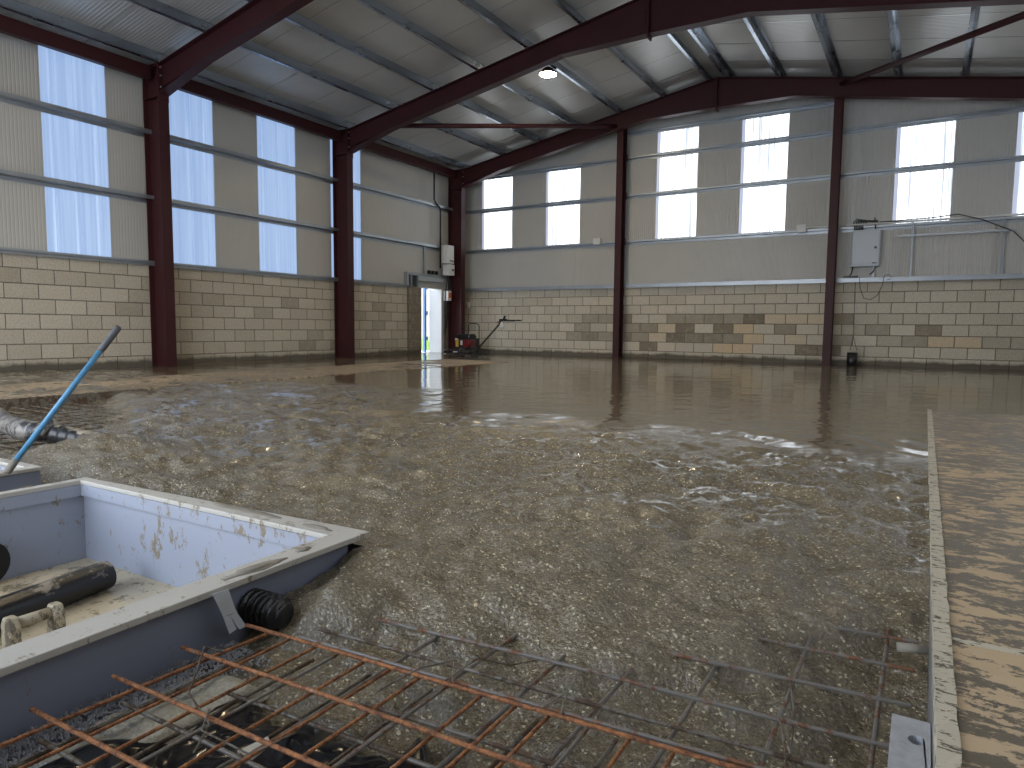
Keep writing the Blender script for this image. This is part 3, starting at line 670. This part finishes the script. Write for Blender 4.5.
# ------------------------------------------------------------------ right side boards and formwork
def boardmesh(x0,x1,y0,y1,z0,z1,sk=.07):
    mb=MB(); return mb.hexa([(x0,y0+sk*x0,z0),(x1,y0+sk*x1,z0),(x1,y1+sk*x1,z0),(x0,y1+sk*x0,z0)],[(x0,y0+sk*x0,z1),(x1,y0+sk*x1,z1),(x1,y1+sk*x1,z1),(x0,y1+sk*x0,z1)])
for y0,y1,lab in((-1.0,1.775,'mud-smeared tan board nearest the camera, at lower right'),(1.80,4.30,'mud-smeared tan board beyond the pale joint at right'),(4.305,7.03,'muddier tan board ending at the wet slab, farthest at right')):
    o=mesh_obj('site_board',boardmesh(.087,3.0,y0,y1,-.01,.028),M['board_r' if y0<0 else 'board_r2' if y0<2 else 'board_r3']); tag(o,lab,'board','tan boards on the right')
mb=boardmesh(.087,3.0,1.775,1.80,-.01,.030); tag(mesh_obj('joint_strip',mb,M['form']),'pale joint strip between the two nearer tan boards','strip')
r=thing('formwork_rail',(.07,3,0),'long splashed formwork rail edging the slab along the tan boards','formwork')
mb=MB(); n=120; L=np.linspace(.2,7.05,n); 
vs=[];fs=[]
for i,y in enumerate(L):
    w=.0012*math.sin(i*1.7)+.001*math.sin(i*4.1); wx=.052
    vs+=[(wx+w*.5,y,.036+w),(.086+w,y,.036-w*.5),(.086+w,y,-.02),(wx+w*.5,y,-.02)]
for i in range(n-1):
    b=i*4
    for k in range(4): fs.append((b+k,b+(k+1)%4,b+4+(k+1)%4,b+4+k))
fs+=[(0,1,2,3)[::-1],(4*n-4,4*n-3,4*n-2,4*n-1)]
mb.add(vs,fs); mesh_obj('top_edge',mb,M['form'],r)
mb=MB(); mb.box(.052,.068,.2,7.04,-.35,-.02); mesh_obj('face_board',mb,M['form_side'],r)
# bracket with a hole
r=thing('formwork_bracket',(.02,1.47,-.1),'grey cement-splashed plate with a hole fixed against the formwork','bracket')
mb=MB(); import bmesh
bm=bmesh.new(); x0,x1,y0,y1=-.018,.049,1.20,1.545; hx,hy,hr=.026,1.465,.014; N=16
outer=[(x0,y0),(x1,y0),(x1,y1),(x0,y1)]
inner=[(hx+hr*math.cos(2*math.pi*k/N+math.pi*1.25),hy+hr*1.3*math.sin(2*math.pi*k/N+math.pi*1.25)) for k in range(N)]
def ringface(z,flip):
    idx=len(mb.v); vs=[(a,b,z) for a,b in outer]+[(a,b,z) for a,b in inner]; fs=[]
    q=N//4
    for c4 in range(4):
        c5=(c4+1)%4
        for k in range(q):
            i0=4+c4*q+k; i1=4+(c4*q+k+1)%N
            fs.append((c4,i1,i0))
        fs.append((c4,c5,4+((c4+1)*q)%N))
    if flip: fs=[f[::-1] for f in fs]
    mb.add(vs,fs)
ringface(-.055,False); ringface(-.075,True)
vs=[(a,b,z) for z in(-.075,-.055) for a,b in outer]; mb.add(vs,[(i,(i+1)%4,4+(i+1)%4,4+i) for i in range(4)])
vs=[(a,b,z) for z in(-.075,-.055) for a,b in inner]; mb.add(vs,[((i+1)%N,i,N+i,N+(i+1)%N) for i in range(N)])
mesh_obj('plate',mb,simple('splashed_grey_plate',(.40,.42,.45),.75,0,.35,26,.8,60),r)
mb=MB(); mb.box(.0,.012,1.25,1.50,-.30,-.076); mesh_obj('stem',mb,M['cement_dry'],r)
mb=MB(); mb.tube([(-.02,1.905,-.062),(.045,1.915,-.058)],.012,8); tag(mesh_obj('formwork_tie',mb,M['cement_dry']),'short cement-covered tie bar between mesh and formwork','tie bar')

# left boards
for y0,y1,lab in((.5,4.45,'muddy tan board strip at the left, nearest part'),(4.47,8.2,'muddy tan board strip in front of the nearest column'),(8.22,12.2,'muddy tan board strip reaching past the middle column')):
    mb=MB(); mb.box(-9.15,-7.45,y0,y1,-.02,.008); tag(mesh_obj('site_board',mb,M['board_l']),lab,'board','tan boards along the left')
mb=MB(); mb.box(-7.44,-7.40,1.0,4.3,-.24,.004); tag(mesh_obj('edge_board',mb,M['rustd']),'dark vertical edge board below the left tan strip','board')

# ------------------------------------------------------------------ sump tanks
def quadwall(mb,p0,p1,th,z0,z1,mi=0):
    a=Vector((*p0,0));b=Vector((*p1,0)); d=(b-a).normalized(); n=Vector((-d.y,d.x,0))*th
    mb.hexa([(a.x,a.y,z0),(b.x,b.y,z0),(b.x+n.x,b.y+n.y,z0),(a.x+n.x,a.y+n.y,z0)],[(a.x,a.y,z1),(b.x,b.y,z1),(b.x+n.x,b.y+n.y,z1),(a.x+n.x,a.y+n.y,z1)],mi)
def rimring(mb,O,I,z0,z1):
    n=4
    vs=[(x,y,z) for z in(z0,z1) for x,y in O]+[(x,y,z) for z in(z0,z1) for x,y in I]
    fs=[]
    for i in range(n):
        j=(i+1)%n
        fs+=[(4+i,4+j,12+j,12+i),(i,8+i,8+j,j),(i,j,4+j,4+i),(8+j,8+i,12+i,12+j)]
    mb.add(vs,fs)
def sump(name,O,I,zf,label):
    # O outer rim corners ccw (SW,SE,NE,NW), I inner corners
    cx=sum(p[0] for p in O)/4; cy=sum(p[1] for p in O)/4
    r=thing(name,(cx,cy,zf),label,'tank','grey tanks sunk in the floor')
    mb=MB(); rimring(mb,O,I,.022,.04); mesh_obj('rim',mb,M['tank_rim'],r,.003)
    W=[(i[0]+(-.026 if k in(0,3) else .026),i[1]+(-.026 if k in(0,1) else .026)) for k,i in enumerate(I)]  # wall band just outside inner edge
    Wo=[(i[0]+(-.036 if k in(0,3) else .045),i[1]+(-.036 if k in(0,1) else .045)) for k,i in enumerate(I)]
    mb=MB(); rimring(mb,Wo,W,zf-.02,.022); mesh_obj('outer_wall',mb,M['tank'],r)
    mb=MB(); W2=[(x+(-.018 if k in(0,3) else .018),y+(-.018 if k in(0,1) else .018)) for k,(x,y) in enumerate(I)]
    rimring(mb,[(x+(-.025 if k in(0,3) else .025),y+(-.025 if k in(0,1) else .025)) for k,(x,y) in enumerate(I)],W2,zf,-.03); rimring(mb,[(x+(-.025 if k in(0,3) else .025),y+(-.025 if k in(0,1) else .025)) for k,(x,y) in enumerate(I)],I,-.03,.021)
    mesh_obj('inner_wall',mb,M['tank_in'],r)
    mb=MB(); mb.hexa([(x,y,zf-.02) for x,y in W],[(x,y,zf) for x,y in W]); mesh_obj('tank_bottom',mb,M['tank_floor'],r)
    return r
tk=sump('sump_tank',[(-3.19,-.45),(-1.52,-.45),(-1.562,1.65),(-3.19,1.552)],[(-3.145,-.40),(-1.625,-.40),(-1.65,1.545),(-3.145,1.51)],-.32,'large open grey tank sunk beside the mesh, black pipe inside')
sump('sump_tank',[(-5.2,-.45),(-3.55,-.45),(-3.60,1.56),(-5.2,1.50)],[(-5.14,-.40),(-3.63,-.40),(-3.66,1.51),(-5.14,1.45)],-.32,'second grey tank at the left edge, blue pole standing on it')
# outlet in the left wall of the tank
mb=MB(); pts=[]
mb.tube([(-3.152,1.125,-.225),(-3.12,1.125,-.225)],.095,28); mb.tube([(-3.119,1.125,-.225),(-3.1185,1.125,-.225)],.08,28); mesh_obj('outlet_socket',mb,M['black'],tk)
# black pipe lying in the tank
A=Vector((-2.56,.55,-.262)); B=Vector((-2.72,1.385,-.262)); 
mb=MB(); mb.tube([A,A.lerp(B,.3),A.lerp(B,.7),B],.056,28,cap=False); mb.tube([B,B-(B-A)*.25],.050,28,cap=True); mb.tube([A,B],.052,28)
tag(mesh_obj('black_pipe',mb,M['bpipe']),'thick black plastic pipe lying inside the large grey tank','pipe')
# tan board strip behind it
mb=MB(); mb.box(-3.0,-2.84,-.2,1.43,-.319,-.29); tag(mesh_obj('timber_strip',mb,M['tank_floor']),'dusty pale timber strip beside the black pipe in the tank','timber')
# spool shaped spacer
r=thing('pipe_clip',(-2.44,1.0,-.32),'cement-coated H-shaped plastic bracket standing inside the large tank','bracket')
for y in(.945,1.075):
    mb=MB(); prof=[(-2.475,-.318),(-2.405,-.318),(-2.405,-.235),(-2.42,-.205),(-2.46,-.205),(-2.475,-.235)]
    mb.prism(prof,0,'y',y-.017,y+.017); mesh_obj('end_plate',mb,M['bone'],r,.008)
mb=MB(); mb.tube([(-2.44,.955,-.232),(-2.44,1.065,-.232)],.019,14); mesh_obj('cross_bar',mb,M['bone'],r)
mb=MB(); mb.box(-2.455,-2.425,.96,1.06,-.318,-.305); mesh_obj('foot_bar',mb,M['bone'],r)
# corrugated stub through the tank side
A=Vector((-1.60,1.205,-.070)); B=Vector((-1.472,1.225,-.076)); n=44
mb=MB(); pts=[A.lerp(B,i/n) for i in range(n+1)]
mb.tube(pts,.06,30,rf=lambda i:.046*(1-.5*max(0,(i/n-.7)/.3)**2)+.006*max(-1,min(1,1.8*math.sin(i/n*2*math.pi*6.5))))
tag(mesh_obj('corrugated_duct',mb,M['black'] if False else simple('wet_black_duct',(.014,.014,.016),.25,0,.4,20)),'black corrugated duct poking out of the tank side','duct')
# split white strip hanging from the rim
mb=MB(); 
def V3(x,y,z): return (x,y,z)
P0=[(-1.536,1.005,.02),(-1.535,1.075,.02)]
rows=[((-1.535,1.040,.036),(-1.535,1.087,.034)),((-1.533,1.050,.012),(-1.533,1.093,.010)),((-1.534,1.060,-.012),(-1.534,1.101,-.014)),((-1.535,1.069,-.034),(-1.535,1.110,-.036))]
vs=[];fs=[]
for a,b in rows: vs+=[a,b]
for i in range(3): fs.append((2*i,2*i+1,2*i+3,2*i+2))
k=len(vs); vs+=[(-1.535,1.089,-.038),(-1.535,1.086,-.088),(-1.535,1.108,-.083),(-1.535,1.116,-.088),(-1.535,1.138,-.086)]
fs+=[(6,k,k+2,k+1),(k,7,k+4,k+3)]
mb.add(vs,fs); o=mesh_obj('plastic_strip',mb,M['tagw']); so=o.modifiers.new('s','SOLIDIFY'); so.thickness=.0025
tag(o,'white split plastic strip hanging over the tank rim','strip')

# blue pole
A=Vector((-3.57,1.40,.045)); B=Vector((-3.26,1.765,.716)); r=thing('tool_pole',A,'light blue pole with grey grip leaning from the second tank','tool handle')
mb=MB(); mb.tube([A.lerp(B,.07),A.lerp(B,.84)],.0128,16); mesh_obj('shaft',mb,M['blue'],r)
mb=MB(); mb.tube([A.lerp(B,.83),A.lerp(B,.845),A.lerp(B,.99),B],[.0140,.0160,.0160,.011],16); mesh_obj('grip',mb,M['grip'],r)
mb=MB(); mb.tube([A,A.lerp(B,.02),A.lerp(B,.085)],[.017,.018,.015],12); mesh_obj('ferrule',mb,M['cement_dry'],r)

# hose on the left
mb=MB(); hp=[(-6.6,2.35,.02),(-5.9,2.27,.03),(-5.4,2.13,.025),(-5.0,2.07,.03),(-4.75,2.12,.025)]
mb.tube(hp,[.062,.068,.062,.068,.06],20); o=mesh_obj('wrapped_hose',mb,M['cloth']); tag(o,'dirty cloth-wrapped hose lying in the unpoured strip at left','hose')
mb=MB(); P=[Vector((-4.70,2.13,.02)).lerp(Vector((-4.15,2.17,.0)),i/40) for i in range(41)]
mb.tube(P,.05,20,rf=lambda i:.058+.006*math.sin(i*.9)); tag(mesh_obj('hose_end',mb,M['bpipe']),'ribbed muddy hose end running into the fresh concrete','hose')
mb=MB(); mb.tube([(-4.77,2.03,.0),(-4.74,2.12,.10),(-4.72,2.21,.0)],.03,10); tag(mesh_obj('hose_clamp',mb,M['cloth']),'lumpy clamp between wrapped hose and its ribbed end','clamp')

# ------------------------------------------------------------------ reinforcement mesh
def rebar(p0,p1,rad,seed=0,sag=.0,end=True):
    a=Vector(p0);b=Vector(p1); L=(b-a).length; n=max(8,int(L/.0045)); rnd=random.Random(seed); ph=rnd.random()*6; am=.002*rnd.random()
    pts=[]
    for i in range(n+1):
        t=i/n; q=a.lerp(b,t); q.z+=am*math.sin(ph+t*L*7)-sag*4*t*(1-t); q.x+=am*math.sin(ph*2+t*L*5)*.6; q.y+=am*math.cos(ph*2+t*L*6)*.6; pts.append(q)
    mb=MB(); mb.tube(pts,rad,8,rf=lambda i:rad*.8*(1.08 if i%2 else .95)); return mb
# fixed mesh (mostly drowned in concrete)
ma=thing('reinforcement_mesh',(-.5,1.6,-.09),'large cement-coated steel mesh dipping under the fresh concrete','steel mesh')
for x in (-.048,-.226,-.402,-.573,-.742,-.908,-1.075):
    y1={-.048:2.12,-.226:2.0,-.402:1.80,-.573:1.64}.get(x,1.56+.0)
    mesh_obj('bar',rebar((x,.55,-.098),(x+.004,y1+.25,-.102),.0062,int(-x*1000)),M['rustc'],ma)
for k,(xa,ya,xb,yb) in enumerate([(-1.20,1.895,.026,2.026),(-1.28,1.725,.021,1.851),(-1.30,1.535,.017,1.665),(-1.38,1.36,.017,1.475),(-1.36,1.235,-.02,1.34),(-1.0,1.03,-.02,1.13)]):
    z=-.088
    mesh_obj('bar',rebar((xa,ya,z),(xb,yb,z),.0062,50+k),M['rustc'] if k<4 else M['rustd'],ma)
# loose rusty mesh on top
mbk=thing('reinforcement_mesh',(-1,.9,-.05),'orange rusted steel mesh lying on top beside the tank','steel mesh')
for k,x in enumerate((-1.328,-1.241,-1.168,-1.09,-1.015,-.934,-.859,-.774,-.69,-.615,-.53,-.447,-.36)):
    yt=1.092+.085*(x+1.47)/1.0*.85
    yt=np.interp(x,[-1.47,-1.07,-.73,-.25],[1.092,1.116,1.155,1.184])
    mesh_obj('bar',rebar((x-.002,.35,-.060),(x,yt+.012,-.060),.0048,100+k),M['rust'] if k%4!=2 else M['rustc'],mbk)
for k,(xa,ya,xb,yb,m) in enumerate([(-1.471,1.092,-.20,1.19,'rust'),(-1.30,1.118,-.1,1.215,'rustc'),(-1.50,.932,-.30,1.01,'rust'),(-1.498,.767,-.55,.815,'rust'),(-1.505,.610,-.8,.645,'rust'),(-1.505,.445,-.8,.48,'rust')]):
    mesh_obj('bar',rebar((xa,ya,-.050),(xb,yb,-.050),.0058,200+k),M[m],mbk)
mesh_obj('bar',rebar((-1.446,.40,-.060),(-1.398,1.105,-.060),.0055,300),M['rust'],mbk)
# lower layer
ml=thing('reinforcement_mesh',(-1.2,.8,-.12),'dull lower steel mesh just above the black sheet and gravel','steel mesh')
for k,(a,b) in enumerate([((-1.444,.757,-.09),(-.60,.80,-.10)),((-1.30,.915,-.10),(-.45,.985,-.105)),((-1.45,.60,-.092),(-.9,.63,-.1))]): mesh_obj('bar',rebar(a,b,.006,400+k),M['rustd'],ml)
for k,x in enumerate((-1.43,-1.27,-1.10,-.93,-.66,-.49,-.31,-.14)): mesh_obj('bar',rebar((x,.40,-.112),(x-.01,1.12+.1*k/4,-.116),.006,420+k),M['rustd'],ml)
# tie wires
def wire(pts,lab,m='rustd'):
    P=[Vector(p) for p in pts]; out=[]
    for i in range(len(P)-1):
        for t in range(6):
            s=t/6; out.append(P[i].lerp(P[i+1],s))
    out.append(P[-1]); mb=MB(); mb.tube(out,.0022,6); tag(mesh_obj('tie_wire',mb,M[m]),lab,'tie wire','tie wires on the steel mesh')
wire([(-1.33,.93,-.02),(-1.36,.90,.0),(-1.30,.82,-.055),(-1.17,.78,-.06),(-1.10,.70,-.05)],'long curled tie wire over the black sheet left of centre')
wire([(-1.20,.80,-.05),(-1.12,.73,-.03),(-1.02,.76,-.06),(-.98,.83,-.04)],'thin tie wire crossing the black sheet towards the right')
wire([(-.86,1.14,-.045),(-.83,1.22,-.02),(-.79,1.30,-.06),(-.76,1.37,-.07)],'tie wire sticking up between the mesh ends in the middle')
wire([(-.84,1.14,-.045),(-.88,1.20,-.03),(-.90,1.10,-.01),(-.95,1.02,-.04)],'looped tie wire hooked on the rusty double bar')
wire([(-.226,1.46,-.085),(-.20,1.36,-.05),(-.18,1.30,-.09),(-.20,1.22,-.10)],'bent tie wire under the second bar from the formwork')
wire([(-.226,1.63,-.085),(-.20,1.52,-.11),(-.19,1.42,-.13),(-.17,1.36,-.14)],'drooping tie wire below the mesh near the formwork')
wire([(-.63,1.16,-.045),(-.60,1.22,-.03),(-.58,1.13,-.06)],'short tie wire at the crossing right of the middle')
# ground beneath: black sheet with folds, gravel, pale scrap
def patch(x0,x1,y0,y1,nxp,nyp,fn):
    vs=[];fs=[]
    for j in range(nyp+1):
        for i in range(nxp+1):
            x=x0+(x1-x0)*i/nxp; y=y0+(y1-y0)*j/nyp; vs.append(fn(x,y,i/nxp,j/nyp))
    for j in range(nyp):
        for i in range(nxp): a=j*(nxp+1)+i; fs.append((a,a+1,a+nxp+2,a+nxp+1))
    mb=MB(); mb.add(vs,fs,True); return mb
def nf(x,y,s): return float(vnoise(np.array([x]),np.array([y]),s)[0])
def sheet(x,y,u,v):
    yy=y+.05*nf(x*9,0,61)+.0*v; xx=x+.04*nf(0,y*9,62)
    e=min(u,1-u,v,1-v); z=-.155+.018*nf(x*5,y*5,63)+.022*abs(nf(x*11+3*nf(x*4,y*4,9),y*9,64))+.01*nf(x*22,y*22,65)
    z-=.06*max(0,1-e*9)**2
    return (xx,yy,z)
tag(mesh_obj('plastic_sheet',patch(-1.46,-.84,.30,.99,60,60,sheet),M['black_wet']),'crumpled wet black plastic sheet under the mesh at lower left','plastic sheet')
def sheet2(x,y,u,v):
    X,Y,Z=sheet(x,y,u,v); return (X,Y,Z-.002)
tag(mesh_obj('plastic_sheet',patch(-.92,-.35,.55,1.08,50,50,sheet2),M['black_wet']),'black plastic sheet under the mesh at the bottom middle','plastic sheet')
mb=MB(); rnd=random.Random(3)
import itertools
for k in range(4200):
    y=rnd.uniform(.35,1.12); x=rnd.triangular(-1.575,-1.40,-1.56); s=rnd.uniform(.0018,.005); z=-.146+ .018*(1-(x+1.575)/.18)+rnd.uniform(-.004,.004)
    v=[Vector((rnd.uniform(-1,1),rnd.uniform(-1,1),rnd.uniform(-1,1))).normalized()*s*rnd.uniform(.7,1.3) for _ in range(4)]
    c0=Vector((x,y,z)); q=[c0+Vector((s,0,-s*.4)),c0+Vector((-s*.6,s*.9,-s*.3)),c0+Vector((-s*.6,-s*.8,-s*.5)),c0+Vector((rnd.uniform(-.3,.3)*s,0,s*.9)),c0+Vector((rnd.uniform(-.8,.8)*s,s*.5,s*.5))]
    mb.add(q,[(0,1,4),(1,3,4),(1,2,3),(2,0,3),(0,4,3),(0,2,1)])
tag(mesh_obj('gravel',mb,M['gravel']),'strip of small grey gravel along the outside of the tank','gravel',kind='stuff')
def conc(x,y,u,v):
    e=min(u,1-u,v,1-v); return (x+.03*nf(0,y*8,71),y,-.138+.012*nf(x*12,y*12,72)-.05*max(0,1-e*7)**2)
tag(mesh_obj('spilled_concrete',patch(-1.54,-1.33,.45,1.06,24,60,conc),simple('pale_rough_spill',(.44,.41,.33),.8,0,.6,110,1,220)),'pale dried concrete spill between gravel and black sheet','concrete spill')
mb=MB(); mb.add([(-1.115,.80,-.108),(-1.075,.805,-.112),(-1.078,.852,-.108),(-1.098,.86,-.104)],[(0,1,2,3)]); o=mesh_obj('paper_scrap',mb,M['tank_rim']); so=o.modifiers.new('s','SOLIDIFY'); so.thickness=.004
tag(o,'pale torn scrap lying under the mesh at the bottom','scrap')
mb=MB(); mb.tube([(-.30,1.30,-.16),(-.21,1.345,-.155),(-.14,1.33,-.165)],[.012,.022,.010],12); tag(mesh_obj('bottle',mb,simple('blue_plastic',(.05,.09,.28),.15)),'small dark blue plastic piece in the hollow under the mesh','plastic piece')

# left unpoured strip reinforcement
ml2=thing('reinforcement_mesh',(-6.2,2.6,-.06),'dark muddy steel mesh in the unpoured strip beyond the hose','steel mesh')
for k in range(12): mesh_obj('bar',rebar((-7.3,1.65+.16*k,-.065),(-4.6-.12*k,1.65+.16*k,-.065),.006,600+k),M['rustd'],ml2)
for k in range(12): mesh_obj('bar',rebar((-7.2+.22*k,1.5,-.077),(-7.2+.22*k,3.75-.12*k,-.077),.006,640+k),M['rustd'],ml2)

# mortar lumps on the tank rim
def lump(x,y,z,sx,sy,sz,seed,lab):
    mb=MB(); n=10; m=6; vs=[];fs=[]; rr=random.Random(seed)
    for j in range(m+1):
        ph=math.pi/2*j/m
        for i in range(n):
            th=2*math.pi*i/n; k=1+.25*rr.uniform(-1,1); vs.append((x+sx*k*math.cos(th)*math.cos(ph),y+sy*k*math.sin(th)*math.cos(ph),z+sz*math.sin(ph)*k))
    for j in range(m):
        for i in range(n): fs.append((j*n+i,j*n+(i+1)%n,(j+1)*n+(i+1)%n,(j+1)*n+i))
    mb.add(vs,fs,True); tag(mesh_obj('concrete_splash',mb,M['cement_dry']),lab,'concrete splash','concrete splashes on the tank rim')
lump(-1.59,1.22,.038,.028,.10,.008,1,'concrete splash on the rim midway along the tank side')
lump(-1.60,1.40,.038,.02,.03,.007,2,'small concrete splash on the rim nearer the far corner')
lump(-1.75,1.585,.038,.07,.018,.007,3,'concrete splash on the far rim close to its right corner')
lump(-2.1,1.585,.036,.22,.022,.010,4,'long smear of concrete over the far rim of the tank')

# ------------------------------------------------------------------ world
w=bpy.data.worlds.new('sky'); SC.world=w; w.use_nodes=True; nt=w.node_tree; bg=nt.nodes['Background']
tc=nt.nodes.new('ShaderNodeTexCoord'); sp_=nt.nodes.new('ShaderNodeSeparateXYZ'); nt.links.new(tc.outputs['Generated'],sp_.inputs[0])
rp=nt.nodes.new('ShaderNodeValToRGB'); nt.links.new(sp_.outputs[2],rp.inputs[0]); e=rp.color_ramp.elements
e[0].position=0; e[0].color=(.93,.96,1,1); e[1].position=.8; e[1].color=(.62,.76,1,1)
nt.links.new(rp.outputs[0],bg.inputs[0]); bg.inputs[1].default_value=3.5

# ------------------------------------------------------------------ camera
cam=bpy.data.cameras.new('camera'); co_=bpy.data.objects.new('camera',cam); COL.objects.link(co_)
cam.sensor_width=36; cam.lens=674.352/1024*36; cam.clip_start=.02; cam.clip_end=200
f=Vector((-0.5190044,0.85067923,-0.08354209)); r_v=Vector((0.85320884,0.52148256,0.00951913)); u=Vector((-0.05166346,0.06633838,0.99645878))
co_.matrix_world=Matrix(((r_v.x,u.x,-f.x,0),(r_v.y,u.y,-f.y,0),(r_v.z,u.z,-f.z,.7290733),(0,0,0,1)))
SC.camera=co_
SC.view_settings.view_transform='Standard'; SC.view_settings.look='None'; SC.view_settings.gamma=1; SC.view_settings.use_curve_mapping=False
SC.view_settings.exposure=0.8
SC.cycles.max_bounces=8; SC.cycles.diffuse_bounces=5; SC.cycles.glossy_bounces=4; SC.cycles.sample_clamp_indirect=6
SC.cycles.use_denoising=True
